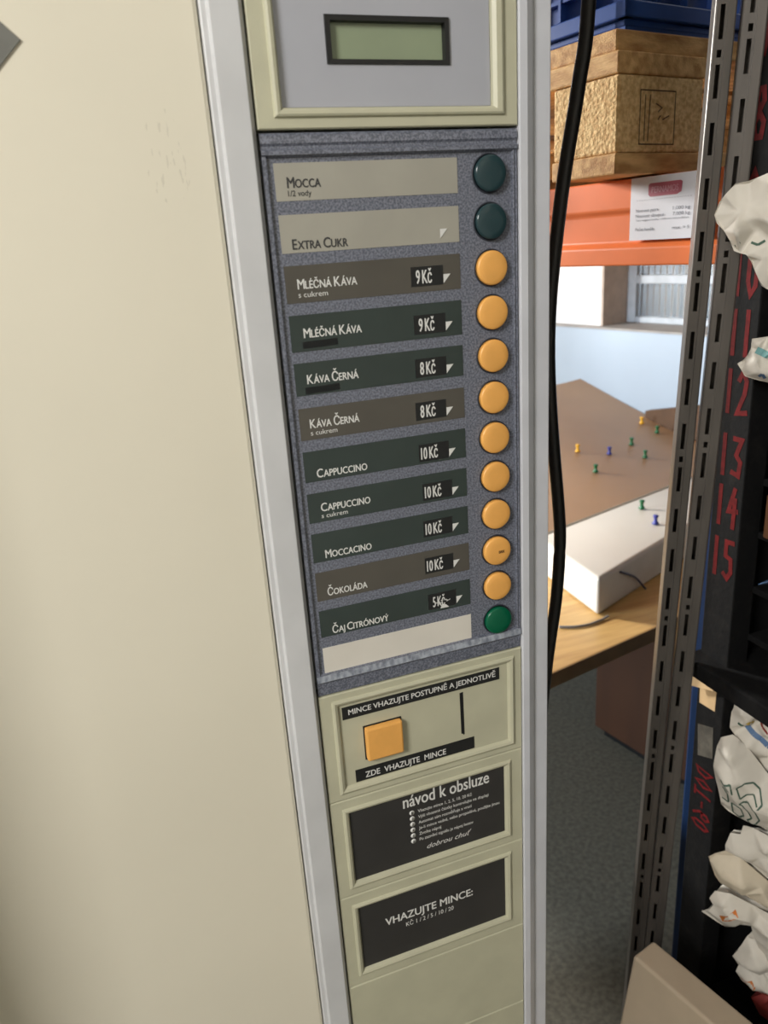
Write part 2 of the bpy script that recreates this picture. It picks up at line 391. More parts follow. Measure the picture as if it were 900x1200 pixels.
rows = [ # top, bottom, material, name runs, x0, x1, baseline, sub-line, price, tag top
 (1.5018,1.4795,M_lab_pale,'Mocca',.0156,.0376,1.4872,('1/2 vody',.0156,.0309,1.4822),None,None),
 (1.4713,1.4479,M_lab_pale,'Extra Cukr',.0152,.0528,1.4501,None,None,None),
 (1.4401,1.4163,M_lab_brown,'Mléčná Káva',.0160,.0573,1.4252,('s cukrem',.0159,.0362,1.4198),'9 Kč',1.4334),
 (1.4085,1.3843,M_lab_green,'Mléčná Káva',.0170,.0581,1.3934,None,'9 Kč',1.4007),
 (1.3768,1.3545,M_lab_green,'Káva Černá',.0163,.0533,1.3623,None,'8 Kč',1.3702),
 (1.3457,1.3230,M_lab_brown,'Káva Černá',.0152,.0515,1.3313,('s cukrem',.0152,.0346,1.3262),'8 Kč',1.3389),
 (1.3147,1.2922,M_lab_green,'Cappuccino',.0167,.0547,1.2950,None,'10 Kč',1.3072),
 (1.2836,1.2612,M_lab_green,'Cappuccino',.0173,.0552,1.2692,('s cukrem',.0172,.0372,1.2641),'10 Kč',1.2764),
 (1.2527,1.2300,M_lab_green,'Moccacino',.0173,.0534,1.2326,None,'10 Kč',1.2467),
 (1.2218,1.1985,M_lab_brown,'Čokoláda',.0162,.0477,1.2020,None,'10 Kč',1.2159),
 (1.1904,1.1681,M_lab_green,'Čaj Citrónový',.0172,.0630,1.1700,None,'5 Kč',1.1841),
 (1.1588,1.1361,M_lab_white,None,0,0,0,None,None,None)]
for i, (zt, zb, m, nm, tx0, tx1, bz, sub, price, tt) in enumerate(rows):
    l = MB(m); l.rings([(.0078,.1345,zb,zt,0),(.0078,.1345,zb,zt,-.0003)])
    lab = l.build('menu_label', menu)
    lab['label'] = ('%s label reading %s%s' % ({'pale_label':'pale','brown_label':'brown','dark_green_label':'dark green'}[m.name], nm, ' '+sub[0] if sub else '')) if nm else 'blank white label'
    if nm:
        dark = m is M_lab_pale
        t = MB(M_print_dark if dark else M_white)
        put_text(t, caps(nm), tx0, tx1, bz, .0062, -.0005, bold=.03 if dark else .022)
        if sub: put_text(t, sub[0], sub[1], sub[2], sub[3], .0034, -.0005, bold=0 if not dark else .01)
        t.build('lettering', lab)
    if i in (3, 4):
        k = MB(M_marker); xo, ze = (.0172, 1.3885) if i == 3 else (.0160, 1.3576)
        k.ribbon([(xo, ze), (xo+.004, ze+.0002), (xo+.012, ze+.0002), (xo+.0185, ze+.0004), (xo+.0215, ze+.0007)], .0046, lambda q: (q.x, -.00045, q.y)); tag(k.build('marker_stroke', lab), 'black marker line crossing out small print')
    if price:
        tg = MB(M_tag, M_white); tx = (.0968,.0972,.0966,.0952,.0960,.0975,.0966,.0962,.0975)[i-2]
        tg.rings([(tx,tx+.0242,tt-.0131,tt,-.0003),(tx,tx+.0242,tt-.0131,tt,-.0006)])
        n_, u_ = price.split(' '); runs = [(n_, 1), (' ', 1.1), (u_, 1)]
        if price[0] == '1': put_text(tg, runs, tx+.0016, tx+.0150, tt-.0112, .0088, -.0008, 1, .022)
        elif i == 10: put_text(tg, runs, tx+.0038, tx+.0142, tt-.0112, .0086, -.0008, 1, .015)
        else: put_text(tg, runs, tx+.0036, tx+.0154, tt-.0112, .0088, -.0008, 1, .022)
        if i == 10:   # torn and scratched tag
            tg.faces([(tx+.0100,-.0010,tt-.0136),(tx+.0176,-.0010,tt-.0138),(tx+.0150,-.0010,tt-.0110),(tx+.0112,-.0010,tt-.0104)], [(0,1,2,3)], 1)
            for q in range(7):
                xx = tx+.006+q*.0016; zz = tt-.0065-random.random()*.004
                tg.ribbon([(xx, zz), (xx+.003, zz+random.uniform(-.001, .0015))], .0006, lambda v: (v.x, -.0011, v.y), 1)
        tag(tg.build('price_tag', lab), 'black price tag reading '+price.replace('  ', ' '))
    if price or i == 1:
        a = MB(M_white); ax, az = (.0199+.1, 1.4571) if i == 1 else (tx+.0244, tt-.0062)
        a.faces([(ax,-.0007,az),(ax,-.0007,az-.0062),(ax+.0055,-.0007,az)], [(0,1,2)]); a.build('corner_mark', lab)
# selection buttons
for i in range(12):
    z = 1.4910-.03112*i; m = M_btn_t if i < 2 else (M_btn_g if i == 11 else M_btn_o)
    b = MB(m, M_well)
    b.lathe((.1585, 0, z), (0,-1,0), [(.0131,0),(.0131,.0004),(.0122,.0006),(.0122,.0002)], 40, 1)
    b.lathe((.1585, 0, z), (0,-1,0), [(.0119,0),(.0119,.0032),(.0115,.0040),(.0107,.0044),(.0070,.0047),(.0025,.0048)], 40)
    if i == 9:
        b.mats.append(M_stamp); 
        put_text(b, 'BRK', .1588, .1640, z-.0016, .0022, -.0051, 2, .03)
    tag(b.build('selection_button', vm), 'dark teal round button' if i < 2 else ('green round button' if i == 11 else 'orange round button'))

def module(z0, z1, name, inner=None):
    q = MB(M_beige); x0, x1 = .0002, .1802
    L = [(x0,x1,z0+G,z1-G,.011),(x0,x1,z0+G,z1-G,-.0012),(x0+.0008,x1-.0008,z0+G+.0008,z1-G-.0008,-.0022)]
    if inner:
        a0, a1, c0, c1, depth = inner
        L += [(a0-.0062,a1+.0062,c0-.0060,c1+.0060,-.0022),(a0-.0056,a1+.0056,c0-.0054,c1+.0054,-.0034),(a0-.0040,a1+.0040,c0-.0038,c1+.0038,-.0042),
              (a0-.0018,a1+.0018,c0-.0018,c1+.0018,-.0034),(a0,a1,c0,c1,depth)]
    q.rings(L); return q.build(name, vm)
coin = module(1.0160, 1.1176, 'coin_panel', (.0160,.1665,1.0285,1.1055,-.0012))
s = MB(M_tag, M_white); s.rings([(.0180,.1588,1.0918,1.1032,-.0012),(.0180,.1588,1.0918,1.1032,-.0016)])
put_text(s, 'MINCE VHAZUJTE POSTUPNĚ A JEDNOTLIVĚ', .0232, .1550, 1.0955, .0047, -.0018, 1, .025); tag(s.build('instruction_strip', coin), 'black strip reading MINCE VHAZUJTE POSTUPNĚ A JEDNOTLIVĚ')
s = MB(M_tag, M_white); s.rings([(.0246,.1334,1.0298,1.0415,-.0012),(.0246,.1334,1.0298,1.0415,-.0016)])
put_text(s, 'ZDE  VHAZUJTE  MINCE', .0331, .1062, 1.0322, .0054, -.0018, 1, .025); tag(s.build('instruction_strip', coin), 'black strip reading ZDE VHAZUJTE MINCE')
s = MB(M_btn_o); s.box(.0350, .0668, -.0072, -.001, 1.0500, 1.0806, .0016); tag(s.build('return_button', coin), 'square orange coin return button')
s = MB(M_black); s.box(.0342, .0676, -.0018, -.0010, 1.0490, 1.0814, .0003); tag(s.build('button_well', coin), 'dark surround of the square button')
s = MB(M_black); s.prism([[(x, y, z) for x, z in ((.1212,1.0880),(.1244,1.0885),(.1246,1.0470),(.1238,1.0458),(.1234,1.0470),(.1216,1.0478))] for y in (-.0011, -.0014)]); tag(s.build('coin_slot', coin), 'vertical dark coin slot')
ins = module(.9148, 1.0160, 'instruction_panel', (.0162,.1622,.9290,1.0012,-.0005))
s = MB(M_plate, M_white); s.rings([(.0162,.1622,.9290,1.0012,-.0006),(.0164,.1620,.9292,1.0010,-.0009)])
put_text(s, 'návod k obsluze', .0643, .1468, .9886, .0122, -.0011, 1, .02)
lines = ['Vhazujte mince 1, 2, 5, 10, 20 Kč', 'Výši vhozené částky kontrolujte na displeji', 'Automat sám rozměňuje a vrací', 'Je-li mince vadná, nebo propadává, použijte jinou', 'Zvolte nápoj', 'Po zaznění signálu je nápoj hotov']
ends = [.1295, .1460, .1290, .1568, .0985, .1301]
for k in range(6):
    z = .9800-.0061*k; put_text(s, lines[k], .0775, ends[k], z, .0031, -.0011, 1, .012)
    s.lathe((.0719, -.0009, z+.0014), (0,-1,0), [(.0024,0),(.0024,.0002)], 16, 1)
    s.mats.append(M_plate) if len(s.mats) < 3 else None
    put_text(s, str(k+1), .0713, .0724, z-.0001, .0030, -.0013, 2, .02)
put_text(s, 'dobrou chuť', .0835, .1252, .9382, .0052, -.0011, 1, -.005, slant=.45)
tag(s.build('instruction_plate', ins), 'charcoal plate headed návod k obsluze')
vh = module(.8112, .9148, 'coin_value_panel', (.0163,.1615,.8280,.8986,-.0005))
s = MB(M_plate, M_white); s.rings([(.0163,.1615,.8280,.8986,-.0006),(.0165,.1613,.8282,.8984,-.0009)])
put_text(s, 'VHAZUJTE MINCE:', .0399, .1270, .8675, .0080, -.0011, 1, .03)
put_text(s, 'KČ 1 / 2 / 5 / 10 / 20', .0593, .1070, .8585, .0046, -.0011, 1, .005)
tag(s.build('instruction_plate', vh), 'charcoal plate reading VHAZUJTE MINCE')
module(.7085, .8112, 'blank_panel'); module(.60, .7085, 'blank_panel'); module(.14, .60, 'blank_panel')

# ================================================================== CABLE
cab = [(.312,.1,3.70),(.311,.1,2.2),(.308,.1,1.8),(.3038,.1,1.6246),(.2955,.1,1.5634),(.2833,.1,1.4987),(.2754,.1,1.4442),(.2698,.1,1.3942),(.2684,.1,1.3416),(.2724,.1,1.2774),(.2808,.1,1.1907),(.2822,.1,1.1544),(.2788,.1,1.0988),(.2721,.1,1.0516),(.2672,.1,1.0124),(.260,.1,.93),(.253,.1,.7),(.25,.1,.3),(.26,.12,.03),(.29,.3,.008),(.26,.6,.008)]
def smooth(P, k=5):
    P = [Vector(p) for p in P]; out = []
    for i in range(len(P)-1):
        a, b, c2, d2 = P[max(i-1,0)], P[i], P[i+1], P[min(i+2,len(P)-1)]
        for t in range(k):
            t /= k; out.append(.5*((2*b)+(-a+c2)*t+(2*a-5*b+4*c2-d2)*t*t+(-a+3*b-3*c2+d2)*t**3))
    return out+[P[-1]]
c = MB(M_cable); c.tube(smooth(cab), .0060, 12)
tag(c.build('power_cable'), 'thick black rubber cable hanging beside the vending machine', 'cable')

# ================================================================== PALLET RACK
rk = thing('pallet_rack', R(.05, .6, 0), 'pallet rack with orange beam and blue upright post', 'rack')
for b0, sgn in ((.567, 1), (1.66, -1)):
    prof = [(.045,1.504),(0,1.504),(0,1.470),(.005,1.465),(.005,1.432),(-.002,1.426),(-.002,1.405),(.045,1.405)]
    q = MB(M_orange); q.prism([[R(a, b0+sgn*b, z) for b, z in prof] for a in (.064, 2.02)])
    o = q.build('beam', rk); bv = o.modifiers.new('bevel', 'BEVEL'); bv.width = .002; bv.segments = 2
    if sgn == 1: beam = tag(o, 'orange front beam')
    else: tag(o, 'orange rear beam')
for a in (.062, 2.03):
    for b in (.614, 1.55):
        q = MB(M_bluepost); q.rbox(a, a+.042, b, b+.075, 0, 2.65, .003); tag(q.build('post', rk), 'blue upright post')
# load label on the beam
s = MB(M_paper, M_logo, M_ink)
def onbeam(X, Z): return R(.2005-X, .5655, Z)      # X runs to the right, seen from the aisle
def sg(x0, x1, z0, z1, off, m): s.faces([R(.2005-x, .5665-off, z) for x, z in ((x0,z0),(x1,z0),(x1,z1),(x0,z1))], [(0,1,2,3)], m)
s.hexa([R(a, b, z) for z in (1.434, 1.5035) for a, b in ((.2005,.5655),(.093,.5655),(.093,.5668),(.2005,.5668))], 0, 0)
bx = lambda X, Z: R(.2005-X, .5649, Z)
pts = [(.026,1.484),(.029,1.4815),(.066,1.4815),(.072,1.484),(.073,1.4945),(.070,1.496),(.028,1.496),(.026,1.494)]
s.faces([R(.2005-x, .5652, z) for x, z in pts], [tuple(range(len(pts)))], 1)
s.mats.append(mat('pale_logo_letters', (206, 150, 164), .5))
put_text(s, 'PERNAMOS', .031, .068, 1.4855, .0065, 0, 3, .03, xf=bx)
for zz, l, x0, x1, rt, rx0 in ((1.4655,'Nosnost patra',.009,.042,'1.000 kg',.062), (1.4595,'Nosnost sloupce',.009,.050,'7.000 kg',.062), (1.4445,'Počet buněk',.009,.036,'max. = 5',.062)):
    put_text(s, l, x0, x1, zz, .0034, 0, 2, .0, xf=bx); put_text(s, rt, rx0, .085, zz, .0034, 0, 2, .0, xf=bx)
put_text(s, 'Tato regálová buňka 1.000 mm nad podlahou', .009, .084, 1.4555, .0019, 0, 2, 0, xf=bx)
put_text(s, '- - - - - - - - - - - - - - - - - - - - - -', .010, .086, 1.4775, .003, 0, 2, .0, xf=bx)
tag(s.build('load_label', beam), 'white load label with faded red logo')

# ================================================================== PALLET
pa = thing('wooden_pallet', R(.57, 1.1, 1.506), 'wooden pallet with pressed chip blocks resting on orange rack beam', 'pallet')
A0, A1, B0, B1 = .166, .966, .50, 1.70
for b0 in (B0, 1.0275, 1.555):
    q = MB(M_wood); q.rbox(A0, A1, b0, b0+.145, 1.606, 1.628, .002); q.build('cross_board', pa)
for k, a0 in enumerate((A0+.007, .345, .495, .645, .818)):
    q = MB(M_woodb); q.rbox(a0, a0+(.145 if k in (0, 2, 4) else .10), B0+.004, B1-.004, 1.6282, 1.6495, .002); q.build('deck_board', pa)
for a0, wd in ((A0, .10), (A0+.3275, .145), (A1-.10, .10)):
    q = MB(M_woodb); q.rbox(a0, a0+wd, B0, B1, 1.506, 1.528, .002); q.build('bottom_board', pa)
    for b0 in (B0, 1.0275, 1.555):
        q = MB(M_chipb, M_stamp); q.rbox(a0+.0005, a0+wd-.0005, b0+.002, b0+.143, 1.5282, 1.6058, .003)
        if a0 == A0 and b0 == B0:
            xf = lambda v: R(A0+.0001, B0+v.x, v.y)
            for pl in ([(.036,1.5365),(.094,1.5365),(.094,1.591),(.036,1.591),(.036,1.5365)], [(.044,1.54),(.044,1.586)], [(.05,1.54),(.052,1.586)], [(.062,1.578),(.072,1.574),(.066,1.570)], [(.074,1.562),(.084,1.566)], [(.066,1.562),(.07,1.566)]):
                q.ribbon(pl, .0013, xf, 1)
        q.build('block', pa)
# blue crate
cr = thing('storage_crate', R(.5, .9, 1.6495), 'blue ribbed plastic crate on top of the wooden pallet', 'crate')
ca0, ca1, cb0, cb1 = .186, .80, .53, 1.15
q = MB(M_blue); T = .006
q.rbox(ca0, ca1, cb0, cb1, 1.6497, 1.656)
for z0, z1, e in ((1.656,1.6635,0),(1.6635,1.680,.007),(1.680,1.97,-.006),(1.97,1.992,.007)):
    q.rbox(ca0-e, ca1+e, cb0-e, cb0-e+T+.01, z0, z1, .0015); q.rbox(ca0-e, ca1+e, cb1+e-T-.01, cb1+e, z0, z1, .0015)
    q.rbox(ca0-e, ca0-e+T+.01, cb0-e, cb1+e, z0, z1, .0015); q.rbox(ca1+e-T-.01, ca1+e, cb0-e, cb1+e, z0, z1, .0015)
body = q.build('crate_body', cr)
q = MB(M_blue)
for k in range(14):
    a = ca0+.0005+k*(ca1-ca0-.005)/13; q.rbox(a, a+.004, cb0-.004, cb0+.006, 1.681, 1.969)
    b = cb0+.0005+k*(cb1-cb0-.005)/13; q.rbox(ca0-.004, ca0+.006, b, b+.004, 1.681, 1.969)
q.rbox(ca0, ca1, cb0-.003, cb0+.006, 1.70, 1.704); q.rbox(ca0-.003, ca0+.006, cb0, cb1, 1.70, 1.704)
q.build('rib', cr)

# ================================================================== TABLE
tb = thing('workbench', R(1.0, 1.1, 0), 'birch topped workbench standing below the orange rack beam', 'table')
q = MB(M_table); q.rbox(.355, 1.72, .335, 1.735, .722, .75, .002); q.build('tabletop', tb)
q = MB(M_tedge); q.rbox(.3535, .3562, .335, 1.735, .7215, .7495); tag(q.build('edge_band', tb), 'darker front edge band')
q = MB(M_ped); q.rbox(.50, .92, 1.316, 1.735, .03, .7215, .003); tag(q.build('pedestal', tb), 'brown wooden pedestal under the tabletop')
q = MB(M_black); q.rbox(.52, .90, 1.336, 1.73, 0, .03); q.build('plinth', tb)
for a, b in ((1.66, .37), (1.66, 1.66)):
    q = MB(M_steel); q.rbox(a, a+.04, b, b+.04, 0, .7215, .003); q.build('leg', tb)

# ================================================================== FOAM SLABS
def slab(name, top, thick, mt, ms, label, bevel):
    """top: four corners counter-clockwise; side walls drop straight down"""
    q = MB(mt, ms); q.hexa([Vector(p)-Vector((0,0,t)) for p, t in zip(top, thick)]+list(top), bevel, 0, 4)
    for fc in q.bm.faces:
        fc.normal_update(); fc.smooth = True
        if fc.normal.z < .75: fc.material_index = 1
    return recentre(tag(q.build(name), label, 'foam slab'), Vector(top[0])-Vector((0,0,thick[0])))
V3 = Vector
N_ = V3((.690,.606,.83)); L_ = V3((.702,.846,.83)); FR = V3((1.45,1.075,.83)); NR = V3((1.474,.949,.83))
slab('foam_slab', [N_, NR, FR, L_], [.0795]*4, M_foamt, M_foamw, 'pale foam slab lying flat on the table, nearest the front edge', .009)
W1 = V3((1.4149,1.7601,.970)); W3 = V3((1.50,1.352,.858))
F0 = V3((.7005,.852,.829)); F1 = V3((1.4485,1.081,.829))
FarL = V3((1.05,1.74,.955))
def tilted():
    q = MB(M_tan, M_foamw); n = 14; vs = []
    def P(s, t):
        lo = F0.lerp(F1, t); hi = FarL.lerp(W1, t); mid = None
        p = lo.lerp(hi, s)
        ex = (W3-(F1.lerp(W1, .42)))*(max(0, 1-abs(s-.42)/.58 if s > .42 else s/.42))*t**3
        p = p+ex*.9; p.z += -.012*math.sin(math.pi*s)*(1-.3*t)+.006*math.sin(5*t+1)*s*s
        return p
    for lay in (0, 1):
        for i in range(n+1):
            for j in range(n+1):
                p = P(i/n, j/n)
                if lay: p = p-V3((0,0,.0785 if i == 0 else .06))
                vs.append(p)
    k = (n+1)**2; fs = []
    for i in range(n):
        for j in range(n):
            a = i*(n+1)+j; fs.append((a, a+1, a+n+2, a+n+1)); fs.append((k+a, k+a+n+1, k+a+n+2, k+a+1))
    q.faces(vs, fs, 0, True)
    def strip(idx):
        q.faces([vs[i] for i in idx]+[vs[k+i] for i in idx], [(i, len(idx)+i, len(idx)+i+1, i+1) for i in range(len(idx)-1)], 1)
    strip(list(range(n+1))); strip([n*(n+1)+j for j in range(n+1)]); strip([i*(n+1) for i in range(n+1)]); strip([i*(n+1)+n for i in range(n+1)])
    o = q.build('foam_slab'); return tag(o, 'tan covered foam slab rising behind the pale one and leaning on the wall', 'foam slab')
tl = tilted()
q = MB(M_brownboard); q.hexa([R(.80,1.722,.7505),R(1.123,1.722,.7505),R(1.123,1.748,.7505),R(.80,1.748,.7505),R(.80,1.722,.975),R(1.123,1.722,.903),R(1.123,1.748,.903),R(.80,1.748,.975)], .001)
recentre(tag(q.build('fibreboard'), 'dark brown board upright against the wall behind the slabs', 'board'), R(.96,1.735,.75))

# push pins
dg = bpy.context.evaluated_depsgraph_get(); dg.update()
def bvh(o):
    me = o.data; mw = Matrix.Translation(o.location)
    return BVHTree.FromPolygons([mw @ v.co for v in me.vertices], [tuple(p.vertices) for p in me.polygons])
trees = [bvh(tl), bvh(bpy.data.objects['foam_slab'])]
def make_pin(m):
    t = thing('push_pin', (0,0,0), None, 'push pin', 'push pins stuck in the foam slabs')
    q = MB(m); q.lathe((0,0,0), (0,0,1), [(.0070,.002),(.0074,.004),(.0060,.0065),(.0040,.009),(.0038,.016),(.0060,.019),(.0062,.0215),(.0045,.023)], 16); q.build('pin_head', t)
    q = MB(M_pinm); q.lathe((0,0,0), (0,0,1), [(.0006,-.008),(.0006,.004)], 6); q.build('pin_needle', t); return t
CAMP = V3((-.1126,-.5192,1.45))
for tgt, m, lab in (
  ((1.4991,1.5313,.84), M_pinY, 'yellow push pin farthest back, near the wall edge of the tan slab'),
  ((1.4581,1.4039,.84), M_pinG, 'dark green push pin farthest right on the tan slab, just below the far yellow one'),
  ((1.308,1.3303,.84), M_pinG, 'green push pin just above and right of the blue pin on the tan slab'),
  ((1.1376,1.3524,.84), M_pinY, 'yellow push pin leftmost on the tan slab, closest to the vending machine'),
  ((1.1948,1.2802,.84), M_pinB, 'blue push pin in the middle of the tan slab'),
  ((1.2536,1.1977,.84), M_pinG, 'green push pin right of and slightly below the blue pin'),
  ((1.0615,1.1536,.84), M_pinG, 'green push pin lowest on the tan slab, below the left yellow one'),
  ((.9807,.8582,.84), M_pinG, 'green push pin on the pale flat slab'),
  ((.9432,.7636,.84), M_pinB, 'blue push pin near the front edge of the pale flat slab')):
    t = make_pin(m); d = (V3(tgt)-CAMP).normalized(); best = None
    for tr_ in trees:
        h = tr_.ray_cast(CAMP, d)
        if h[0] is not None and (best is None or h[3] < best[1]): best = (h[0], h[3])
    t.location = best[0] if best else V3(tgt); t['label'] = lab
del dg
# loose wires
q = MB(M_wire); q.tube(smooth([(.6013,.6000,.753),(.625,.588,.753),(.652,.583,.753),(.6757,.586,.753),(.69,.589,.753),(.705,.593,.754)]), .0024, 8)
recentre(tag(q.build('wire_offcut'), 'short grey wire lying on the table in front of the slab', 'wire'), (.65,.586,.7505))
q = MB(M_wired); P0 = N_.copy(); d_ = (NR-N_).normalized(); nrm = V3((d_.y,-d_.x,0))
q.tube(smooth([P0+d_*.075+nrm*.002+V3((0,0,-.012)), P0+d_*.11+nrm*.003+V3((0,0,-.030)), P0+d_*.135+nrm*.004+V3((0,0,-.046)), P0+d_*.16+nrm*.012+V3((0,0,-.0765))]), .0022, 8)
recentre(tag(q.build('wire_offcut'), 'dark blue wire trailing down the near side of the pale slab', 'wire'), P0+d_*.12+V3((0,0,-.07)))

# ================================================================== SLOTTED UPRIGHTS
def upright(p0, p1, zoff, label, yawdeg, wid):
    """C-section strip with punched slots; p0 low point, p1 high point on its centre line"""
    p0 = V3(p0); p1 = V3(p1); ax = (p1-p0).normalized()
    base = p0-ax*(p0.z/ax.z); Lg = (1.95)/ax.z
    fw = V3((-math.sin(math.radians(yawdeg)), -math.cos(math.radians(yawdeg)), 0)); fw = (fw-ax*fw.dot(ax)).normalized(); rt = ax.cross(fw).normalized()
    if rt.x < 0: rt = -rt
    t = thing('slotted_upright', base, label, 'shelf upright', 'loose slotted shelf uprights')
    def pt(x, d, h): return base+rt*x+fw*(-d)+ax*h
    q = MB(M_steel)
    def bar(x0, x1, d0, d1, h0, h1): q.hexa([pt(x0,d0,h0),pt(x1,d0,h0),pt(x1,d1,h0),pt(x0,d1,h0),pt(x0,d0,h1),pt(x1,d0,h1),pt(x1,d1,h1),pt(x0,d1,h1)])
    w = wid; s0, s1 = -.0048, -.0006; th = .0018; D = .018
    bar(-w+.0016, s0, 0, th, 0, Lg); bar(s1, s1+.0022, 0, th, 0, Lg); bar(s1+.0022, w-.0016, -.0014, th, 0, Lg)
    h = zoff; k = 0; prev = 0
    while h < Lg-.05:
        bar(s0, s1, 0, th, prev, h); prev = h+.029
        if k % 4 == 3:
            bar(s0, s1, 0, th, prev, prev+.006); prev += .0125
        h += .05; k += 1
    bar(s0, s1, 0, th, prev, Lg)
    q.build('web', t)
    for sg_ in (-1, 1):
        q = MB(M_steel); x = sg_*w
        f0 = 0 if sg_ < 0 else -.0014
        prof = [(x-sg_*.0017,f0),(x-sg_*.0005,f0+.0006),(x,f0+.0018),(x,D),(x-sg_*.0018,D),(x-sg_*.0018,f0+.0018)]
        q.prism([[pt(a, b, hh) for a, b in prof] for hh in (0, Lg)]); q.build('flange', t)
    q = MB(M_steel); bar_ = [pt(x_, d_, h_) for h_ in (0, Lg) for x_, d_ in ((-w,D),(w,D),(w,D+.0016),(-w,D+.0016))]
    q.hexa(bar_); q.build('back_web', t)
upright((.4643,.1716,.4706), (.4883,.1508,1.6432), .012, 'slotted grey steel upright, the left one of the leaning pair', 30, .0096)
upright((.4795,.1570,.4767), (.5060,.1325,1.6401), .030, 'slotted grey steel upright, the right one beside the numbered black shelf', 38, .0112)

# ================================================================== BLACK PIGEONHOLE SHELF
sh = thing('pigeonhole_shelf', (.74,-.2,0), 'black painted pigeonhole shelf with red hand painted numbers', 'shelf')
q = MB(M_bsh_edge); q.box(.535,.565,.124,.170,0,2.1,.0015); post = tag(q.build('post', sh), 'scuffed black end post')
q = MB(M_bsh); q.box(.565,.95,.150,.166,0,2.1); q.build('side_panel', sh)
q = MB(M_bsh); q.box(.94,.955,-.75,.150,0,2.1); q.build('back_panel', sh)
for z in (2.0,1.935,1.87,1.805,1.74,1.675,1.61,1.555,1.49,1.43,1.365,1.302,1.236,1.168,1.104,1.035,.972,.40,.22,.02):
    q = MB(M_bsh); q.box(.562,.94,-.75,.1239,z-.004,z+.004,.0008); q.build('shelf_board', sh)
q = MB(M_bsh_edge); q.box(.512,.94,-.75,.176,.912,.936,.003); tag(q.build('ledge', sh), 'thick protruding black ledge')
q = MB(M_bsh); q.box(.536,.565,-.75,-.71,0,2.1); q.build('post', sh)
DG = {'0':[[(.5,1),(.15,.8),(.1,.3),(.4,0),(.8,.2),(.85,.75),(.5,1)]],'1':[[(.5,1),(.5,0)]],'2':[[(.1,.8),(.4,1),(.8,.8),(.7,.5),(.1,0),(.95,.05)]],'3':[[(.1,.95),(.85,.95),(.4,.55),(.85,.4),(.75,.05),(.1,.1)]],
      '4':[[(.6,1),(.1,.4),(.95,.45)],[(.7,.75),(.65,0)]],'5':[[(.9,1),(.2,.98),(.2,.6),(.75,.55),(.85,.2),(.5,0),(.1,.1)]],'6':[[(.8,1),(.2,.6),(.15,.15),(.5,0),(.85,.2),(.75,.45),(.2,.45)]],'8':[[(.5,.56),(.2,.72),(.3,.95),(.7,.95),(.8,.72),(.5,.56)],[(.5,.5),(.1,.3),(.25,.02),(.75,.02),(.9,.3),(.5,.5)]],
      '9':[[(.85,.75),(.5,1),(.15,.75),(.4,.5),(.85,.75),(.7,0)]],'7':[[(.1,1),(.9,1),(.4,0)]],'D':[[(.15,0),(.15,1),(.7,.85),(.85,.4),(.15,0)]],'T':[[(.05,1),(.95,1)],[(.5,1),(.5,0)]],'O':[[(.5,1),(.1,.5),(.5,0),(.9,.5),(.5,1)]],'-':[[(.2,.5),(.8,.5)]]}
def painted(txt, zc, hgt, wid=.015, yc=.1465):
    q = MB(M_red); n = len(txt); pitch = .0185
    for k, ch in enumerate(txt):
        yl = yc+pitch*n/2-k*pitch-(.0015)
        wd = wid if ch != '1' else .012
        for kk, pl in enumerate(DG[ch]): q.ribbon([(x*wd, zc-hgt/2+y*hgt) for x, y in pl], .0058, lambda v: (.5347-.0002*kk, yl-v.x, v.y))
    tag(q.build('painted_number', post), 'red hand painted '+txt)
for txt, zc in (('7',1.622),('8',1.548),('9',1.472),('10',1.3975),('11',1.3345),('12',1.2705),('13',1.198),('14',1.1375),('15',1.073)): painted(txt, zc, .046)
for k, ch in enumerate('DOT-60'):      # sideways red scribble low on the post
    q = MB(M_red)
    for kk, pl in enumerate(DG[ch]): q.ribbon([(x*.013, y*.028) for x, y in pl], .0036, lambda v: (.5347-.0002*kk, .132+v.y, .772-k*.0165-v.x))
    tag(q.build('painted_mark', post), 'red sideways scribble')
q = MB(M_tape); q.faces([(.5346,.1660,.896),(.5346,.1375,.906),(.5346,.1375,.866),(.5346,.1645,.864)], [(0,1,2,3)])
q.faces([(.5280,.1760,.908),(.5345,.1390,.919),(.5300,.1375,.897),(.5240,.1700,.889)], [(0,1,2,3)])
o = q.build('masking_tape', post); sd = o.modifiers.new('solid', 'SOLIDIFY'); sd.thickness = .0006; tag(o, 'torn strip of beige tape')
q = MB(M_gstick); q.faces([(.5346,.1642,.832),(.5346,.1376,.842),(.5346,.1345,.797),(.5346,.1600,.786)], [(0,1,2,3)]); tag(q.build('sticker', post), 'dirty grey sticker')

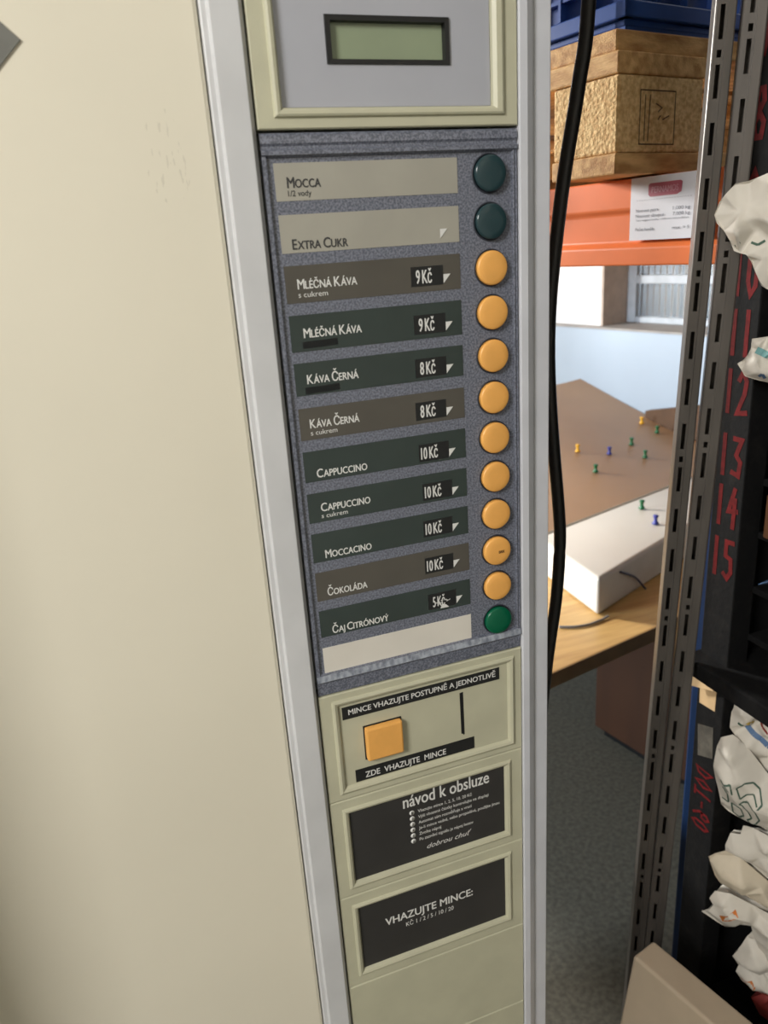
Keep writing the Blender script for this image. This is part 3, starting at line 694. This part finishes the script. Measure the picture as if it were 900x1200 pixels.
# ================================================================== CRUMPLED PAPER BAGS
BN = V3((-.70,-.714,0)).normalized(); BT = V3((.714,-.70,0)).normalized()
def inside(p, poly):
    c = False; n = len(poly)
    for i in range(n):
        (x1, y1), (x2, y2) = poly[i], poly[i-1]
        if (y1 > p[1]) != (y2 > p[1]) and p[0] < (x2-x1)*(p[1]-y1)/(y2-y1)+x1: c = not c
    return c
def edist(p, poly):
    d = 9
    for i in range(len(poly)):
        a = V3(poly[i]+(0,)); b = V3(poly[i-1]+(0,)); q = V3((p[0], p[1], 0)); t = max(0, min(1, (q-a).dot(b-a)/max(1e-9, (b-a).length_squared)))
        d = min(d, (q-a-(b-a)*t).length)
    return d
def bag(c0, poly, m, label, seed, bulge=.022, step=.011, prints=(), amp=.007, back=.035, lean=0):
    rnd = random.Random(seed); c0 = V3(c0)
    pts = [tuple(p) for p in poly]; edges = [(i, (i+1) % len(poly)) for i in range(len(poly))]
    xs = [p[0] for p in poly]; ys = [p[1] for p in poly]
    y = min(ys)
    while y < max(ys):
        x = min(xs)
        while x < max(xs):
            q = (x+rnd.uniform(-.4, .4)*step, y+rnd.uniform(-.4, .4)*step)
            if inside(q, poly) and edist(q, poly) > step*.4: pts.append(q)
            x += step
        y += step
    V2, E2, F2, *_ = delaunay_2d_cdt([Vector(p) for p in pts], edges, [list(range(len(poly)))], 1, 1e-6)
    folds = [(rnd.uniform(0, 6.28), rnd.uniform(70, 190), rnd.uniform(0, 6.28), rnd.uniform(.4, 1)) for _ in range(4)]
    nb = len(V2); vs = []; ed = [edist((v.x, v.y), poly) for v in V2]
    for side in (1, -1):
        for v, e in zip(V2, ed):
            k = min(1, e/.03); hgt = math.sqrt(k*(2-k))
            fo = sum(w*(1-abs(math.sin((math.cos(t)*v.x+math.sin(t)*v.y)*fr+ph))) for t, fr, ph, w in folds)/2.5
            d = (bulge*hgt+amp*2.0*(fo-.35+rnd.uniform(-.7, .7))*(.2+.8*k)) if side == 1 else -(back*hgt)
            vs.append(c0+BT*v.x+V3((0,0,v.y))+BN*d)
    q = MB(m); base_f = [tuple(fc) for fc in F2]
    q.faces(vs, base_f+[tuple(nb+i for i in reversed(fc)) for fc in base_f])
    bmesh.ops.remove_doubles(q.bm, verts=q.bm.verts, dist=.0004)
    bmesh.ops.recalc_face_normals(q.bm, faces=q.bm.faces)
    cl = q.bm.edges.layers.float.new('crease_edge')
    for e in q.bm.edges:
        e[cl] = rnd.choice((.1, .5, .8, 1, 1)) if not e.is_boundary else 1
    me = bpy.data.meshes.new('t'); q.bm.to_mesh(me); ob = bpy.data.objects.new('t', me); COL.objects.link(ob)
    ss = ob.modifiers.new('s', 'SUBSURF'); ss.levels = 2; ss.boundary_smooth = 'PRESERVE_CORNERS'
    bpy.context.view_layer.update()
    me2 = bpy.data.meshes.new_from_object(ob.evaluated_get(bpy.context.evaluated_depsgraph_get()))
    bpy.data.objects.remove(ob, do_unlink=True); bpy.data.meshes.remove(me)
    q.bm.free(); q.bm = bmesh.new(); q.bm.from_mesh(me2); bpy.data.meshes.remove(me2)
    for fc in q.bm.faces: fc.smooth = True
    tree = BVHTree.FromBMesh(q.bm)
    for pm, strokes, w in prints:
        mi = len(q.mats); q.mats.append(pm)
        for stk in strokes:
            fine = []
            for i in range(len(stk)-1):
                a = V3(stk[i]+(0,)); b = V3(stk[i+1]+(0,)); n = max(1, int((b-a).length/.003))
                fine += [a.lerp(b, t/n) for t in range(n)]
            fine.append(V3(stk[-1]+(0,)))
            def drape(v):
                o_ = c0+BT*v.x+V3((0,0,v.y))+BN*.2; h = tree.ray_cast(o_, -BN)
                return (h[0]+BN*.0007) if h[0] is not None else None
            for i in range(len(fine)-1):
                d = fine[i+1]-fine[i]
                if d.length < 1e-7: continue
                d.normalize(); nn = V3((-d.y, d.x, 0))*w/2; qd = [drape(fine[i]-nn), drape(fine[i+1]-nn), drape(fine[i+1]+nn), drape(fine[i]+nn)]
                if all(x is not None for x in qd): q.faces(qd, [(0,1,2,3)], mi)
    o = q.build('paper_bag', normals=False)
    return recentre(tag(o, label, 'paper bag', 'crumpled paper bags stuffed in the black shelf'), c0+V3((0,0,min(ys))))
bag((.555,.03,1.42), [(-.064,.0717),(-.0848,.0686),(-.1002,.0634),(-.1118,.0622),(-.12,.0531),(-.1248,.0467),(-.1285,.0355),(-.1257,.0275),(-.1191,.0209),(-.1123,.0104),(-.1086,.0015),(-.1024,-.0012),(-.0978,-.0022),(-.0928,-.0087),(-.0883,-.0184),(-.0819,-.0321),(-.0717,-.0381),(-.0539,-.0332),(-.01,-.03),(-.005,.06)],
    M_bag, 'crumpled white paper bag highest on the shelf, covering the red 9', 3, .016, .017, amp=.02, prints=[(M_bgreen, [[(-.094,.0085),(-.088,.006),(-.082,.0095)],[(-.108,.006),(-.1035,.009)],[(-.075,.022),(-.064,.027)]], .0022)])
bag((.57,.05,1.3), [(-.0491,.0414),(-.0678,.0366),(-.0825,.0343),(-.0825,.0248),(-.0851,.0179),(-.088,.0135),(-.0941,.0091),(-.0895,.0021),(-.0858,-.0041),(-.0718,-.0084),(-.0637,-.0101),(-.0439,-.0133),(-.015,-.01),(-.015,.035)],
    M_bag, 'small white paper bag with teal print beside the red 11 and 12', 5, .012, .012, amp=.008, prints=[(M_teal, [[(-.0775,.024),(-.066,.019),(-.05,.018)]], .0065),(M_bird, [[(-.073,-.003),(-.07,.0005),(-.067,-.005)]], .003)])
bag((.57,.06,.86), [(-.0571,.0500),(-.0476,.0497),(-.0349,.0492),(-.0097,.0465),(.0147,.0271),(.0229,-.0552),(0,-.0551),(-.0142,-.0526),(-.03,-.0317),(-.0457,-.0133),(-.0561,-.001),(-.0615,.0075),(-.0612,.0282),(-.059,.0371),(-.0588,.0450)],
    M_bag, 'white paper bag with yellow and blue print just below the black ledge', 11, .018, .015, amp=.015,
    prints=[(M_yel, [[(-.0433,.0213),(-.0396,.0255),(-.0363,.0215),(-.0385,.0165),(-.0415,.0170)]], .004),(M_bird, [[(-.0433,.0123),(-.0351,.0069),(-.0265,.0024),(-.0189,-.0039),(-.0120,-.006)]], .006),(M_dred, [[(-.0298,.0261),(-.0265,.0196),(-.0208,.0173)]], .0025),(M_bgreen, [[(-.0531,.0195),(-.0493,.0180),(-.0459,.0182)]], .003)])
bag((.545,.07,.76), [(-.0323,.1033),(-.0452,.0978),(-.049,.0834),(-.0511,.0579),(-.0478,.0397),(-.0413,.0158),(-.0382,.0011),(-.0298,-.007),(-.0166,-.0136),(.002,-.0172),(.0167,-.0219),(.05,-.0285),(.0477,.0403),(.0222,.0703),(.0094,.0609),(-.0113,.0863),(-.0235,.098)],
    M_bag, 'bulging white paper bag with dark green outline swirls', 13, .024, .018, amp=.01,
    prints=[(M_bgreen, [[(-.0237,.0461),(-.0158,.0547),(-.0059,.0545),(.0017,.0471),(.0049,.0348),(.0005,.0289),(-.0048,.0416),(-.0117,.0388),(-.0183,.0285),(-.0237,.0461)],[(-.0187,.0188),(-.0102,.0297),(-.0019,.0235),(.0042,.0099),(.0017,-.0024),(-.0029,-.0076),(-.0082,-.0043),(-.0039,.0047),(-.0083,.0141),(-.0187,.0188)],[(-.0417,.0451),(-.0384,.0403),(-.0311,.0498),(-.0279,.0354),(-.0336,.0349),(-.0417,.0451)],[(-.0269,.0127),(-.0165,.0098),(-.0121,-.0006),(-.0164,-.0106),(-.024,-.006),(-.0269,.0127)],[(-.0379,.0135),(-.0304,.0107),(-.0324,.0285),(-.0387,.0345)]], .0019)])
bag((.56,.06,.67), [(-.0285,.0635),(-.0304,.0497),(-.042,.0475),(-.0466,.0285),(-.0459,.0192),(-.0334,.0123),(-.0152,.0074),(.0059,-.0102),(.0402,-.0186),(.0333,.0524),(-.0001,.0577),(-.0178,.0628)],
    M_bag, 'folded white paper bag squeezed under the bag with green swirls', 17, .012, .013, amp=.01)
bag((.545,.075,.61), [(-.0438,.0618),(-.036,.0685),(-.0246,.0777),(-.0093,.0744),(.0117,.0581),(.0274,.0457),(.068,.0229),(.0714,-.0107),(.0313,.0024),(.0054,.0141),(-.0141,.0185),(-.0257,.0229),(-.0337,.0343),(-.0412,.0543)],
    M_bag2, 'smooth cream paper bag with a wide folded flap', 19, .014, .02, amp=.006)
bag((.545,.07,.56), [(-.0495,.0228),(-.0416,.0301),(-.0362,.0423),(-.0417,.0475),(-.0354,.0613),(-.0174,.0663),(.0076,.0555),(.0278,.0517),(.0575,.046),(.0702,-.0354),(.0367,-.0498),(.0274,-.0238),(.0159,.004),(.0104,.0222),(-.0016,.0204),(-.0192,.0078),(-.0299,.0125)],
    M_bag, 'torn white paper bag with an orange spot below the cream flap', 23, .010, .013, amp=.010, prints=[(M_orp, [[(-.026,.031),(-.020,.036),(-.014,.044),(-.008,.048)]], .007)])
bag((.56,.06,.5), [(-.025,.0183),(-.0196,.0295),(-.0094,.0575),(-.0015,.0723),(.0156,.0498),(.0455,.0474),(.0601,-.0516),(.0284,-.0383),(.008,-.0289),(-.0093,-.0211),(-.0189,-.0067),(-.0156,.0054)],
    M_bag, 'lowest white paper bag with orange and red print at its bottom', 29, .014, .014, amp=.01, prints=[(M_orp, [[(-.013,-.010),(-.004,-.009),(.003,-.003)]], .008),(mat('tomato_print', (196, 84, 60), .6), [[(.008,-.018),(.016,-.016),(.03,-.022)]], .013)])
bag((.565,.05,.45), [(-.0079,.0104),(.011,.0313),(.0502,.0412),(.0567,-.0249),(.0212,-.0263),(.0047,-.0152)],
    M_bagr, 'red paper bag at the very bottom right behind the cream board', 31, .01, .014)
# small goods in the pigeonholes
q = MB(M_carton); q.box(.552,.64,.03,.108,1.1085,1.160,.002)
recentre(tag(q.build('small_carton'), 'small brown carton in the pigeonhole beside the red 14', 'carton'), (.6,.07,1.1085))
q = MB(M_lgreen, M_bird); n = 8
vs = [(.545+.09*i/n, .100-.11*j/n, 1.0400+.034*math.sin(math.pi*(.15+.8*j/n))*(1-.3*i/n)+.004*math.sin(7*i+3*j)) for i in range(n+1) for j in range(n+1)]
q.faces(vs, [(i*(n+1)+j, i*(n+1)+j+1, (i+1)*(n+1)+j+1, (i+1)*(n+1)+j) for i in range(n) for j in range(n)])
for fc in q.bm.faces: fc.material_index = 1 if fc.calc_center_median().y > .085 else 0
o = q.build('paper_sheet'); sd = o.modifiers.new('solid', 'SOLIDIFY'); sd.thickness = .0008
recentre(tag(o, 'pale green paper sheet curled in the pigeonhole beside the red 15', 'paper'), (.59,.05,1.0395))

# ================================================================== LEANING CREAM BOARD
A_ = V3((.3929,.0933,.57)); u_ = V3((.225,-.974,0)); w_ = V3((.974,.225,0)); Lb = .52; th = .040
dn = V3((-.085,0,-.57)); tw = w_*th
top = [A_, A_+u_*Lb, A_+u_*Lb+tw, A_+tw]
q = MB(M_board); q.hexa([p+dn for p in top]+top, .004, 0, 3)
recentre(tag(q.build('thick_board'), 'thick cream board leaning toward the black shelf in the bottom right corner', 'board'), A_+dn)
